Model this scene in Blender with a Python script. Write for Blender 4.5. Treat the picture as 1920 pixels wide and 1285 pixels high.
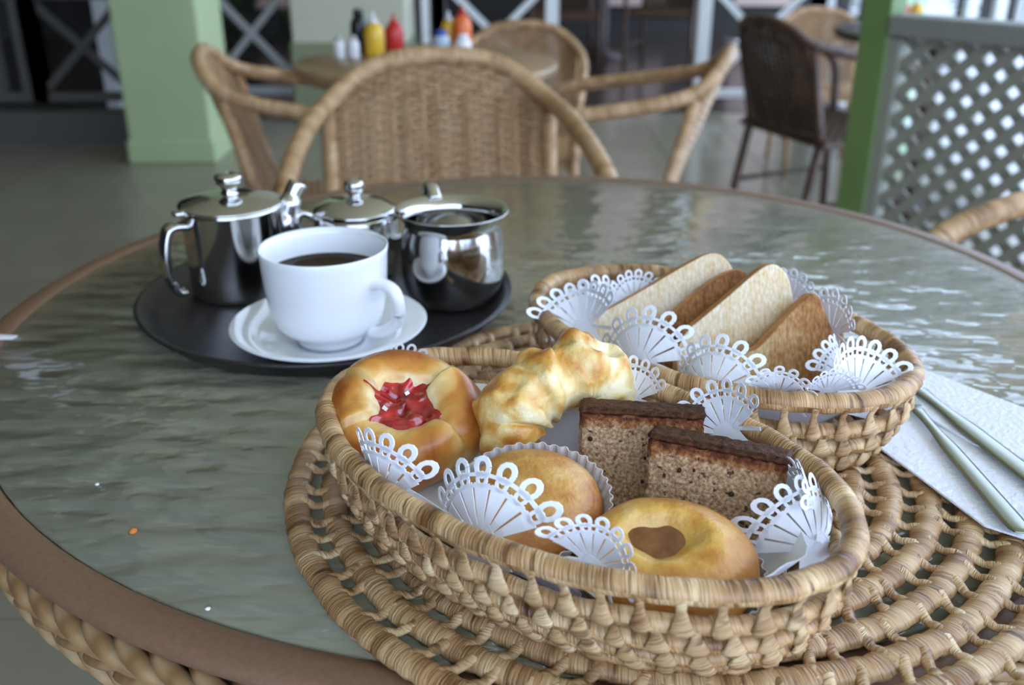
import bpy, bmesh, math, random
from mathutils import Vector, Matrix, noise
random.seed(7)
PI = math.pi
S = bpy.context.scene
C = S.collection
for o in list(bpy.data.objects): bpy.data.objects.remove(o)

# ------------------------------------------------------------------ camera, sky, exposure
cd = bpy.data.cameras.new('camera'); cam = bpy.data.objects.new('camera', cd); C.objects.link(cam)
cam.location = (0, 0, 1.075); cam.rotation_euler = (math.radians(90 - 23.9), 0, 0)
cd.lens = 34.6875; cd.sensor_width = 36; cd.sensor_fit = 'HORIZONTAL'; cd.clip_start = 0.02; cd.clip_end = 200
cd.dof.use_dof = True; cd.dof.focus_distance = 0.535; cd.dof.aperture_fstop = 7.0
S.camera = cam
W = bpy.data.worlds.new('overcast_sky'); S.world = W; W.use_nodes = True
bg = W.node_tree.nodes['Background']; bg.inputs[0].default_value = (0.56, 0.715, 1.0, 1); bg.inputs[1].default_value = 4.5
sd = bpy.data.lights.new('sun', 'SUN'); sd.energy = 3.0; sd.angle = math.radians(4); sd.color = (1, .95, .86)
sun = bpy.data.objects.new('sun', sd); C.objects.link(sun); sun.rotation_euler = (math.radians(-8), math.radians(-30), 0)
S.view_settings.view_transform = 'Standard'; S.view_settings.look = 'None'
S.view_settings.gamma = 1; S.view_settings.use_curve_mapping = False
S.view_settings.exposure = 0.0
ZT = 0.74            # table top height

# ------------------------------------------------------------------ mesh helpers
class MB:
    def __init__(s): s.v = []; s.f = []; s.uv = []; s.sm = []
    def add(s, vs, fs, uvs=None, smooth=True):
        b = len(s.v); s.v += [tuple(p) for p in vs]
        for i, f in enumerate(fs):
            s.f.append(tuple(b + k for k in f)); s.sm.append(smooth)
            s.uv.append(uvs[i] if uvs else [(vs[k][0], vs[k][1]) for k in f])
        return s
    def tube(s, path, rad, n=8, closed=False, flat=1.0, up=(0, 0, 1), cap=True, smooth=True):
        P = [Vector(p) for p in path]; N = len(P)
        if not hasattr(rad, '__len__'): rad = [rad] * N
        vs = []; L = 0; us = []
        prev = None
        for i in range(N):
            if closed: t = (P[(i + 1) % N] - P[i - 1])
            else: t = P[min(i + 1, N - 1)] - P[max(i - 1, 0)]
            t = t.normalized() if t.length > 1e-9 else Vector((0, 0, 1))
            u = Vector(up); 
            if abs(t.dot(u)) > .97: u = prev if prev is not None else Vector((1, 0, .01))
            x = t.cross(u).normalized(); y = x.cross(t).normalized(); prev = y
            if i: L += (P[i] - P[i - 1]).length
            us.append(L)
            for k in range(n):
                a = 2 * PI * k / n
                vs.append(P[i] + x * (math.cos(a) * rad[i]) + y * (math.sin(a) * rad[i] * flat))
        fs = []; uv = []
        tot = L + (P[0] - P[-1]).length
        for i in range(N if closed else N - 1):
            j = (i + 1) % N
            u0 = us[i]; u1 = us[j] if j else tot
            for k in range(n):
                m = (k + 1) % n
                fs.append((i * n + k, i * n + m, j * n + m, j * n + k))
                uv.append([(u0, k / n), (u0, (k + 1) / n), (u1, (k + 1) / n), (u1, k / n)])
        if not closed and cap:
            fs.append(tuple(range(n))); uv.append([(0, k / n) for k in range(n)])
            fs.append(tuple((N - 1) * n + k for k in reversed(range(n)))); uv.append([(L, k / n) for k in range(n)])
        return s.add(vs, fs, uv, smooth)
    def box(s, c, d, M=None):
        x, y, z = d[0] / 2, d[1] / 2, d[2] / 2
        vs = [Vector((a * x, b * y, e * z)) for a in (-1, 1) for b in (-1, 1) for e in (-1, 1)]
        if M is not None: vs = [M @ q for q in vs]
        vs = [q + Vector(c) for q in vs]
        return s.add(vs, [(0, 1, 3, 2), (4, 6, 7, 5), (0, 4, 5, 1), (2, 3, 7, 6), (0, 2, 6, 4), (1, 5, 7, 3)], None, False)
    def lathe(s, prof, n=48, c=(0, 0, 0), closed=False):
        vs = []; L = [0]
        for i in range(1, len(prof)): L.append(L[-1] + math.dist(prof[i], prof[i - 1]))
        for r, z in prof:
            for k in range(n):
                a = 2 * PI * k / n; vs.append((c[0] + r * math.cos(a), c[1] + r * math.sin(a), c[2] + z))
        fs = []; uv = []
        for i in range(len(prof) - 1):
            for k in range(n):
                m = (k + 1) % n
                fs.append((i * n + k, i * n + m, (i + 1) * n + m, (i + 1) * n + k))
                uv.append([(k / n, L[i]), ((k + 1) / n, L[i]), ((k + 1) / n, L[i + 1]), (k / n, L[i + 1])])
        return s.add(vs, fs, uv)
    def prism(s, pts, fn):
        """closed polygon pts (a,b), fn(a,b,side)->xyz for side 0/1"""
        n = len(pts); vs = [fn(a, b, 0) for a, b in pts] + [fn(a, b, 1) for a, b in pts]
        fs = [tuple(range(n)), tuple(range(2 * n - 1, n - 1, -1))] + [(i, n + i, n + (i + 1) % n, (i + 1) % n) for i in range(n)]
        return s.add(vs, fs, None, False)
    def mesh(s, name):
        me = bpy.data.meshes.new(name); me.from_pydata(s.v, [], s.f)
        ul = me.uv_layers.new(name='UVMap'); i = 0
        flat = []
        for u in s.uv:
            for a in u: flat += a
        ul.data.foreach_set('uv', flat)
        me.polygons.foreach_set('use_smooth', s.sm); me.update()
        bm = bmesh.new(); bm.from_mesh(me); bmesh.ops.recalc_face_normals(bm, faces=bm.faces); bm.to_mesh(me); bm.free()
        return me
    def build(s, name, mat, parent=None, loc=None, rot=None):
        me = s.mesh(name); me.materials.append(M[mat])
        return link(name, me, parent, loc, rot)
def link(name, me, parent=None, loc=None, rot=None):
    o = bpy.data.objects.new(name, me); C.objects.link(o)
    if parent: o.parent = parent
    if loc: o.location = loc
    if rot: o.rotation_euler = rot
    return o
def bevel(o, w, seg=2):
    m = o.modifiers.new('bevel', 'BEVEL'); m.width = w; m.segments = seg; m.limit_method = 'ANGLE'; return o
def tag(o, label, cat, group=None):
    o['label'] = label; o['category'] = cat
    if group: o['group'] = group
    return o
def thing(name, label, cat, loc=(0, 0, 0), rz=0, group=None):
    o = bpy.data.objects.new(name, None); C.objects.link(o); o.location = loc; o.rotation_euler = (0, 0, rz); o.empty_display_size = .05
    return tag(o, label, cat, group)
def struct(o): o['kind'] = 'structure'; return o
def stuff(o): o['kind'] = 'stuff'; return o
def copy_tree(o, parent=None):
    c = o.copy(); C.objects.link(c); c.parent = parent
    for ch in list(o.children): copy_tree(ch, c)
    return c
def fbm(p, sc, oc=3):
    return noise.fractal(Vector(p) * sc, 1.0, 2.0, oc)

# ------------------------------------------------------------------ materials
M = {}
def nm(name):
    m = bpy.data.materials.new(name); m.use_nodes = True; M[name] = m
    nt = m.node_tree; return nt, nt.nodes['Principled BSDF']
def N(nt, t, **k):
    n = nt.nodes.new(t)
    for a, b in k.items():
        if a.startswith('i_'): n.inputs[a[2:].replace('_', ' ')].default_value = b
        else: setattr(n, a, b)
    return n
def ramp(nt, stops):
    r = nt.nodes.new('ShaderNodeValToRGB'); e = r.color_ramp.elements
    while len(e) < len(stops): e.new(.5)
    for i, (p, c) in enumerate(stops): e[i].position = p; e[i].color = (*c, 1)
    return r
def plain(name, col, rough=.5, metal=0, var=.12, sc=20, bump=0, bsc=200, coat=0, sss=0):
    nt, b = nm(name); L = nt.links.new
    tc = N(nt, 'ShaderNodeTexCoord'); n = N(nt, 'ShaderNodeTexNoise'); n.inputs['Scale'].default_value = sc; n.inputs['Detail'].default_value = 4
    L(tc.outputs['Object'], n.inputs['Vector'])
    r = ramp(nt, [(.3, tuple(c * (1 - var) for c in col)), (.7, tuple(min(1, c * (1 + var)) for c in col))])
    L(n.outputs['Fac'], r.inputs[0]); L(r.outputs[0], b.inputs['Base Color'])
    b.inputs['Roughness'].default_value = rough; b.inputs['Metallic'].default_value = metal; b.inputs['Coat Weight'].default_value = coat
    if sss: b.inputs['Subsurface Weight'].default_value = sss; b.inputs['Subsurface Radius'].default_value = (.01, .006, .003); b.inputs['Subsurface Scale'].default_value = .5
    if bump:
        n2 = N(nt, 'ShaderNodeTexNoise'); n2.inputs['Scale'].default_value = bsc; n2.inputs['Detail'].default_value = 3; L(tc.outputs['Object'], n2.inputs['Vector'])
        bp = N(nt, 'ShaderNodeBump'); bp.inputs['Strength'].default_value = bump; bp.inputs['Distance'].default_value = .002
        L(n2.outputs['Fac'], bp.inputs['Height']); L(bp.outputs[0], b.inputs['Normal'])
    return nt, b
def straw(name, cols, fine=900, coarse=70, rough=.45):
    """wrapped palm straw: fine strands running across the coil (UV u = metres along, v = around)"""
    nt, b = nm(name); L = nt.links.new
    tc = N(nt, 'ShaderNodeTexCoord'); sp = N(nt, 'ShaderNodeSeparateXYZ'); L(tc.outputs['UV'], sp.inputs[0])
    sk = N(nt, 'ShaderNodeMath', operation='MULTIPLY_ADD'); sk.inputs[1].default_value = .006; L(sp.outputs[1], sk.inputs[0]); L(sp.outputs[0], sk.inputs[2])
    def band(s, vs, det):
        a = N(nt, 'ShaderNodeMath', operation='MULTIPLY'); a.inputs[1].default_value = s; L(sk.outputs[0], a.inputs[0])
        c = N(nt, 'ShaderNodeMath', operation='MULTIPLY'); c.inputs[1].default_value = vs; L(sp.outputs[1], c.inputs[0])
        cb = N(nt, 'ShaderNodeCombineXYZ'); L(a.outputs[0], cb.inputs[0]); L(c.outputs[0], cb.inputs[1])
        oi = N(nt, 'ShaderNodeObjectInfo'); q = N(nt, 'ShaderNodeMath', operation='MULTIPLY'); q.inputs[1].default_value = 50; L(oi.outputs['Random'], q.inputs[0]); L(q.outputs[0], cb.inputs[2])
        n = N(nt, 'ShaderNodeTexNoise'); n.inputs['Scale'].default_value = 1; n.inputs['Detail'].default_value = det; L(cb.outputs[0], n.inputs['Vector']); return n
    n1 = band(coarse, .8, 2); n2 = band(fine, 2, 1); n3 = band(170, 1.2, 1)
    r = ramp(nt, [(.25, cols[0]), (.5, cols[1]), (.75, cols[2])]); L(n1.outputs['Fac'], r.inputs[0])
    g = ramp(nt, [(.30, (.25, .2, .15)), (.46, (1, 1, 1))]); L(n2.outputs['Fac'], g.inputs[0])
    g3 = ramp(nt, [(.30, (.3, .22, .15)), (.38, (1, 1, 1))]); L(n3.outputs['Fac'], g3.inputs[0])
    mx = N(nt, 'ShaderNodeMix', data_type='RGBA', blend_type='MULTIPLY'); mx.inputs[0].default_value = .55; L(r.outputs[0], mx.inputs[6]); L(g.outputs[0], mx.inputs[7])
    m2 = N(nt, 'ShaderNodeMix', data_type='RGBA', blend_type='MULTIPLY'); m2.inputs[0].default_value = .8; L(mx.outputs[2], m2.inputs[6]); L(g3.outputs[0], m2.inputs[7])
    L(m2.outputs[2], b.inputs['Base Color']); b.inputs['Roughness'].default_value = rough
    ad = N(nt, 'ShaderNodeMath', operation='ADD'); L(n2.outputs['Fac'], ad.inputs[0]); L(n3.outputs['Fac'], ad.inputs[1])
    bp = N(nt, 'ShaderNodeBump'); bp.inputs['Strength'].default_value = .7; bp.inputs['Distance'].default_value = .0015; L(ad.outputs[0], bp.inputs['Height']); L(bp.outputs[0], b.inputs['Normal'])
straw('straw', [(.17, .07, .022), (.50, .29, .125), (.80, .57, .31)], rough=.36)
straw('straw_mat', [(.17, .072, .024), (.46, .265, .118), (.70, .50, .275)], rough=.38)
straw('straw_link', [(.28, .13, .048), (.58, .37, .18), (.86, .65, .38)], fine=1400, rough=.36)
straw('rattan', [(.30, .155, .062), (.52, .315, .155), (.68, .45, .26)], fine=350, coarse=25)
straw('rattan_dark', [(.045, .02, .01), (.075, .035, .018), (.11, .055, .03)], fine=350, coarse=25)
plain('table_rim', (.20, .108, .064), .42, var=.10, sc=300, bump=.15, bsc=900)
nt, b = nm('skirt_cane'); L = nt.links.new
tc = N(nt, 'ShaderNodeTexCoord'); n = N(nt, 'ShaderNodeTexNoise'); n.inputs['Scale'].default_value = 35; L(tc.outputs['Object'], n.inputs['Vector'])
r = ramp(nt, [(.35, (.13, .06, .022)), (.52, (.33, .185, .075)), (.7, (.46, .32, .17))]); L(n.outputs['Fac'], r.inputs[0]); L(r.outputs[0], b.inputs['Base Color']); b.inputs['Roughness'].default_value = .38
# rippled patio glass
nt, b = nm('ripple_glass'); L = nt.links.new
tc = N(nt, 'ShaderNodeTexCoord'); mp = N(nt, 'ShaderNodeMapping'); mp.inputs['Scale'].default_value = (20, 44, 30); mp.inputs['Rotation'].default_value = (0, 0, .25); L(tc.outputs['Object'], mp.inputs['Vector'])
n = N(nt, 'ShaderNodeTexVoronoi', feature='SMOOTH_F1'); n.inputs['Scale'].default_value = 1.0; n.inputs['Smoothness'].default_value = .7; L(mp.outputs[0], n.inputs['Vector'])
n2 = N(nt, 'ShaderNodeTexNoise'); n2.inputs['Scale'].default_value = 1.3; n2.inputs['Detail'].default_value = 2; L(mp.outputs[0], n2.inputs['Vector'])
ad = N(nt, 'ShaderNodeMath', operation='ADD'); L(n.outputs['Distance'], ad.inputs[0]); L(n2.outputs['Fac'], ad.inputs[1])
bp = N(nt, 'ShaderNodeBump'); bp.inputs['Strength'].default_value = 1.0; bp.inputs['Distance'].default_value = .007; L(ad.outputs[0], bp.inputs['Height']); L(bp.outputs[0], b.inputs['Normal'])
b.inputs['Base Color'].default_value = (.62, .61, .45, 1); b.inputs['Transmission Weight'].default_value = .68; b.inputs['IOR'].default_value = 1.5; b.inputs['Roughness'].default_value = .06
plain('porcelain', (.86, .87, .88), .12, var=.01, coat=.3)
plain('coffee', (.018, .007, .003), .04, var=.1)
plain('steel', (.62, .61, .60), .10, 1, var=.03)
plain('cutlery_steel', (.27, .28, .225), .25, 1, var=.05)  # steel darkened to olive, its dark reflections are put into the colour
plain('tray_plastic', (.022, .018, .017), .38, var=.2, sc=60, bump=.12, bsc=700)
nt, b = plain('doily_paper', (.84, .85, .90), .65, var=.02); b.inputs['Transmission Weight'].default_value = 0
b.inputs['Subsurface Weight'].default_value = .35; b.inputs['Subsurface Radius'].default_value = (.004, .004, .004)
plain('baking_paper', (.62, .58, .56), .6, var=.06)
plain('napkin_paper', (.82, .84, .90), .8, var=.02, bump=.6, bsc=260)
def dough(name, stops, sc, rough=.38, zlo=None, bump=.25, bsc=160, coat=.15):
    nt, b = nm(name); L = nt.links.new
    tc = N(nt, 'ShaderNodeTexCoord'); n = N(nt, 'ShaderNodeTexNoise'); n.inputs['Scale'].default_value = sc; n.inputs['Detail'].default_value = 5; n.inputs['Distortion'].default_value = .6; L(tc.outputs['Object'], n.inputs['Vector'])
    src = n.outputs['Fac']
    at = N(nt, 'ShaderNodeAttribute', attribute_name='bake'); ad = N(nt, 'ShaderNodeMath', operation='ADD'); L(src, ad.inputs[0]); L(at.outputs['Fac'], ad.inputs[1]); src = ad.outputs[0]
    r = ramp(nt, stops); L(src, r.inputs[0]); L(r.outputs[0], b.inputs['Base Color']); b.inputs['Roughness'].default_value = rough; b.inputs['Coat Weight'].default_value = coat; b.inputs['Coat Roughness'].default_value = .25
    b.inputs['Subsurface Weight'].default_value = .12; b.inputs['Subsurface Radius'].default_value = (.008, .004, .002)
    n2 = N(nt, 'ShaderNodeTexNoise'); n2.inputs['Scale'].default_value = bsc; n2.inputs['Detail'].default_value = 5; L(tc.outputs['Object'], n2.inputs['Vector'])
    bp = N(nt, 'ShaderNodeBump'); bp.inputs['Strength'].default_value = bump; bp.inputs['Distance'].default_value = .003; L(n2.outputs['Fac'], bp.inputs['Height']); L(bp.outputs[0], b.inputs['Normal'])
dough('danish_dough', [(.22, (.84, .66, .36)), (.44, (.76, .48, .16)), (.66, (.60, .25, .04)), (.95, (.38, .10, .012))], 45, coat=.35)
dough('croissant_dough', [(.25, (.88, .74, .44)), (.46, (.82, .58, .22)), (.66, (.68, .33, .06)), (.92, (.42, .12, .016))], 55, bump=.5, coat=.25)
dough('bun_crust', [(.2, (.74, .46, .17)), (.40, (.62, .32, .08)), (.6, (.48, .19, .035)), (.95, (.33, .10, .015))], 50, bump=.35, bsc=320)
dough('muffin_crust', [(.22, (.78, .54, .20)), (.38, (.70, .40, .085)), (.52, (.58, .26, .04)), (.85, (.36, .12, .015))], 40, bump=.3, bsc=300)
nt, b = plain('cherry_jam', (.40, .006, .010), .07, var=.6, sc=90, bump=.6, bsc=130, coat=1); b.inputs['Subsurface Weight'].default_value = .3; b.inputs['Subsurface Radius'].default_value = (.01, .001, .001); b.inputs['Transmission Weight'].default_value = 0
plain('sugar_fleck', (.85, .82, .78), .5)
nt, b = plain('caramel', (.20, .068, .014), .06, var=.3, sc=90, bump=.9, bsc=150, coat=1)
# cake crumb: pale brown with dark flecks and pores
nt, b = nm('cake_crumb'); L = nt.links.new
tc = N(nt, 'ShaderNodeTexCoord'); n = N(nt, 'ShaderNodeTexNoise'); n.inputs['Scale'].default_value = 520; n.inputs['Detail'].default_value = 5; L(tc.outputs['Object'], n.inputs['Vector'])
r = ramp(nt, [(.3, (.22, .105, .042)), (.48, (.46, .27, .135)), (.68, (.70, .50, .31))]); L(n.outputs['Fac'], r.inputs[0])
n2 = N(nt, 'ShaderNodeTexNoise'); n2.inputs['Scale'].default_value = 190; n2.inputs['Detail'].default_value = 2; L(tc.outputs['Object'], n2.inputs['Vector'])
r2 = ramp(nt, [(.31, (.05, .02, .01)), (.38, (1, 1, 1))]); L(n2.outputs['Fac'], r2.inputs[0])
mx = N(nt, 'ShaderNodeMix', data_type='RGBA', blend_type='MULTIPLY'); mx.inputs[0].default_value = .85; L(r.outputs[0], mx.inputs[6]); L(r2.outputs[0], mx.inputs[7])
at = N(nt, 'ShaderNodeAttribute', attribute_name='bake'); n3 = N(nt, 'ShaderNodeTexNoise'); n3.inputs['Scale'].default_value = 150; n3.inputs['Detail'].default_value = 4; L(tc.outputs['Object'], n3.inputs['Vector'])
a3 = N(nt, 'ShaderNodeMath', operation='MULTIPLY_ADD'); a3.inputs[1].default_value = .9; L(n3.outputs['Fac'], a3.inputs[0]); L(at.outputs['Fac'], a3.inputs[2])
r3 = ramp(nt, [(.55, (1, 1, 1)), (.75, (.62, .36, .18)), (1.0, (.22, .075, .03))]); L(a3.outputs[0], r3.inputs[0])
m3 = N(nt, 'ShaderNodeMix', data_type='RGBA', blend_type='MULTIPLY'); m3.inputs[0].default_value = 1; L(mx.outputs[2], m3.inputs[6]); L(r3.outputs[0], m3.inputs[7])
L(m3.outputs[2], b.inputs['Base Color']); b.inputs['Roughness'].default_value = .85
ad = N(nt, 'ShaderNodeMath', operation='ADD'); L(n.outputs['Fac'], ad.inputs[0]); L(r2.outputs[0], ad.inputs[1])
bp = N(nt, 'ShaderNodeBump'); bp.inputs['Strength'].default_value = .6; bp.inputs['Distance'].default_value = .0015; L(ad.outputs[0], bp.inputs['Height']); L(bp.outputs[0], b.inputs['Normal'])
_, b = plain('cake_crust', (.080, .030, .012), .65, var=.5, sc=260, bump=.5, bsc=700); b.inputs['Specular IOR Level'].default_value = .2
plain('cake_hole', (.035, .014, .008), .8)
# toast faces
def toast_mat(name, stops, sc):
    nt, b = nm(name); L = nt.links.new
    tc = N(nt, 'ShaderNodeTexCoord'); mp = N(nt, 'ShaderNodeMapping'); mp.inputs['Scale'].default_value = (1.6, 1, .7); L(tc.outputs['Object'], mp.inputs['Vector'])
    n = N(nt, 'ShaderNodeTexNoise'); n.inputs['Scale'].default_value = sc; n.inputs['Detail'].default_value = 2; L(mp.outputs[0], n.inputs['Vector'])
    n2 = N(nt, 'ShaderNodeTexNoise'); n2.inputs['Scale'].default_value = 300; n2.inputs['Detail'].default_value = 4; L(mp.outputs[0], n2.inputs['Vector'])
    at = N(nt, 'ShaderNodeAttribute', attribute_name='bake')
    a = N(nt, 'ShaderNodeMath', operation='MULTIPLY_ADD'); a.inputs[1].default_value = .35; L(n.outputs['Fac'], a.inputs[0]); L(at.outputs['Fac'], a.inputs[2])
    a2 = N(nt, 'ShaderNodeMath', operation='MULTIPLY_ADD'); a2.inputs[1].default_value = .55; L(n2.outputs['Fac'], a2.inputs[0]); L(a.outputs[0], a2.inputs[2])
    r = ramp(nt, stops); L(a2.outputs[0], r.inputs[0]); L(r.outputs[0], b.inputs['Base Color']); b.inputs['Roughness'].default_value = .8
    bp = N(nt, 'ShaderNodeBump'); bp.inputs['Strength'].default_value = .6; bp.inputs['Distance'].default_value = .0015; L(n2.outputs['Fac'], bp.inputs['Height']); L(bp.outputs[0], b.inputs['Normal'])
toast_mat('toast_crumb', [(.36, (.84, .74, .57)), (.58, (.66, .47, .24)), (.82, (.38, .17, .045)), (1, (.17, .055, .014))], 45)
plain('toast_crust', (.56, .25, .07), .6, var=.3, sc=90, bump=.3, bsc=300)
plain('foil_red', (.55, .03, .04), .25, var=.1, coat=.5); plain('foil_yellow', (.72, .55, .07), .3, var=.1, coat=.4)
plain('floor_tile', (.30, .27, .20), .16, var=.05, sc=3); plain('grout', (.15, .14, .12), .7)
plain('ceiling_paint', (.80, .72, .47), .8, var=.02); plain('olive_paint', (.25, .26, .15), .6); plain('pillar_green', (.46, .545, .30), .55, var=.04, sc=4)
plain('pillar_cream', (.60, .57, .44), .6, var=.03, sc=4); plain('post_green', (.125, .20, .06), .5, var=.05, sc=8)
plain('rail_white', (.80, .80, .80), .5, var=.03); plain('rail_shaded', (.12, .115, .105), .6, var=.05); plain('lattice_grey', (.25, .245, .19), .6, var=.05)
plain('frame_grey', (.20, .20, .175), .6, var=.05)
plain('dark_floor', (.055, .038, .030), .2, var=.3, sc=5); plain('dark_wood', (.040, .022, .014), .4, var=.3, sc=12); plain('dark_wall', (.028, .024, .021), .8, var=.2, sc=2)
plain('pink_plaster', (.50, .36, .31), .7, var=.06, sc=3); plain('paving', (.62, .62, .60), .7, var=.06, sc=2)
plain('leaf', (.05, .11, .03), .45, var=.5, sc=6); plain('pot', (.30, .12, .06), .7)
for nme, col in dict(mustard=(.75, .45, .03), ketchup=(.50, .02, .015), soy=(.012, .012, .014), blue_plastic=(.03, .07, .45), orange_plastic=(.75, .16, .03), white_plastic=(.8, .8, .8), pale_plastic=(.45, .55, .65)).items(): plain(nme, col, .25, var=.03)
plain('mint_paint', (.52, .74, .50), .6, var=.02); plain('crumb_orange', (.70, .22, .04), .7); plain('scrap_white', (.85, .85, .88), .6)
plain('table_wood', (.32, .20, .10), .35, var=.15, sc=15)

# ------------------------------------------------------------------ setting
fl = struct(MB().box((-1.3, 3, -.03), (6.5, 13, .05)).build('floor', 'grout'))
tm = MB().box((0, 0, -.004), (.396, .396, .008)).mesh('floor_tile'); tm.materials.append(M['floor_tile'])
for i in range(-7, 5):
    for j in range(1, 15):
        link('floor_tile', tm, fl, (i * .4 + .12, j * .4 - .1, .001))
struct(MB().box((-1.3, 7.45, 0), (6.3, 3.6, .012)).build('floor', 'dark_floor'))  # dark glossy slab over the floor beyond the railing
struct(MB().box((-1.2, 3.8, 2.75), (6.6, 11, .1)).build('ceiling', 'ceiling_paint'))
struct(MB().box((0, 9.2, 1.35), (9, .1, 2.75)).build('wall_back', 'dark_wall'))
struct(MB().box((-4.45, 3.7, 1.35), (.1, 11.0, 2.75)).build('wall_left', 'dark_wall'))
struct(MB().box((-2.75, -1.75, 1.35), (3.4, .1, 2.75)).build('wall_sky_block', 'dark_wall'))  # unseen wall added to block sky light from behind left
tag(struct(MB().box((0, 0, -.14), (90, 90, .16)).build('ground', 'paving')), 'pale paved ground around the terrace', 'ground')
# pinkish wall panels inset in the far dark wall
for k, (x, w, z, h) in enumerate([(-2.0, .5, .95, 1.4), (1.1, .5, .97, 1.4), (2.2, .5, .97, 1.4), (3.4, .5, .97, 1.4)]):
    struct(MB().box((x, 9.13, z), (w, .05, h)).build('trim_%d' % (k + 1), 'pink_plaster'))
# pillars
def pillar(name, label, x0, x1, y0, d, mat, base=None):
    t = thing(name, label, 'pillar', ((x0 + x1) / 2, y0 + d / 2, 0))
    bevel(MB().box((0, 0, 1.35), (x1 - x0, d, 2.69)).build('shaft', mat, t), .012)
    bevel(MB().box((0, 0, .05 if not base else .21), (x1 - x0 + .02, d + .02, .1 if not base else .42)).build('plinth', base or mat, t), .008)
pillar('square_pillar', 'wide pale green square pillar beside the dark railing', -1.735, -1.355, 4.45, .38, 'pillar_green')
pillar('square_pillar', 'cream square pillar behind the condiment table', -1.15, -.55, 5.35, .5, 'pillar_cream', 'olive_paint')
pillar('square_pillar', 'pale mint pillar above the grey lattice screen', 1.66, 1.80, 4.5, .2, 'mint_paint')
# railings
def railing(label, x0, y, parts, mat, z0=.06, z1=.74, plinth=None):
    t = thing('railing', label, 'railing', (x0, y, 0))
    def bar(n, a, b2, w, d=.03):
        a = Vector(a); b2 = Vector(b2); v = b2 - a; ang = math.atan2(v.z, v.x)
        MB().box((a + b2) / 2, (v.length, d, w), Matrix.Rotation(-ang, 3, 'Y')).build(n, mat, t)
    xa = min(p[1] for p in parts) - x0; xb = max(p[2] for p in parts) - x0
    for p in parts:
        a, c = p[1] - x0, p[2] - x0
        if p[0] == 'gap': continue
        bar('bottom_rail', (a, 0, z0 + .02), (c, 0, z0 + .02), .04, .05); bar('top_rail', (a, 0, z1), (c, 0, z1), .05, .06)
        if p[0] == 'cross':
            bar('brace', (a, 0, z0 + .03), (c, 0, z1 - .03), .035, .02); bar('brace', (a, .022, z1 - .03), (c, .022, z0 + .03), .035, .02)
        else:
            n = max(1, round((c - a) / .13))
            for k in range(n): bar('baluster', (a + (k + .5) * (c - a) / n, 0, z0), (a + (k + .5) * (c - a) / n, 0, z1), .045, .04)
        for xx in (a, c): bar('post', (xx, 0, 0 if not plinth else z0), (xx, 0, z1 + .18), .07, .07)
    if plinth: MB().box(((xa + xb) / 2, 0, plinth / 2), (xb - xa, .12, plinth)).build('plinth', mat, t)
    return t
railing('shaded grey railing with plinth and cross brace left of the green pillar', -2.9, 4.9, [('bal', -4.2, -2.29), ('cross', -2.29, -1.84)], 'rail_shaded', .2, .70, .155)  # white rails darkened to grey, their shade is put into the colour
railing('white railing with two cross braced panels beyond the tables', -.4, 5.7, [('bal', -.85, -.40), ('cross', -.40, .22), ('gap', .22, 1.06), ('cross', 1.06, 1.68), ('bal', 1.68, 3.0)], 'rail_white', .08, .74)
railing('white railing with planting behind it between the two pillars', -1.5, 5.8, [('bal', -2.3, -1.75), ('cross', -1.75, -1.2)], 'rail_white', .08, .74)
railing('white railing in bright light behind the lattice screen', 2.0, 4.6, [('bal', 1.84, 4.3)], 'rail_white', .08, .80)
# leafy plants behind railing
def plant(label, x, y, h, n, spread, seed):
    rnd = random.Random(seed); t = thing('potted_plant', label, 'plant', (x, y, 0), group=None)
    MB().lathe([(0, 0), (.09, 0), (.13, .2), (.14, .22), (.115, .22), (.10, .19), (0, .19)], 20).build('pot', 'pot', t)
    lm = MB()
    for k in range(n):
        a = rnd.uniform(0, 2 * PI); r = rnd.uniform(.2, 1) * spread; z = rnd.uniform(.25, h)
        c = Vector((math.cos(a) * r, math.sin(a) * r, z)); d = Vector((math.cos(a), math.sin(a), rnd.uniform(-.3, .8))).normalized()
        s = d.cross(Vector((0, 0, 1))).normalized(); l = rnd.uniform(.06, .13); u = s.cross(d) * .012
        lm.add([c, c + d * l * .5 + s * l * .2 + u, c + d * l, c + d * l * .5 - s * l * .2 + u, c + d * l * .5], [(0, 1, 4), (1, 2, 4), (2, 3, 4), (3, 0, 4)])
    stuff(lm.build('leaves', 'leaf', t))
    MB().tube([(0, 0, .18), (.01, 0, h * .5), (0, .01, h * .9)], .012, 6).build('stem', 'pot', t)
plant('leafy potted plant behind railing beside the green pillar', -1.85, 6.35, .75, 240, .24, 1)
plant('leafy potted plant behind railing beside the cream pillar', -1.2, 6.35, .7, 240, .24, 2)
plant('tall leafy plant behind the dark dining chair', 1.95, 5.1, .95, 300, .3, 3)

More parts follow.
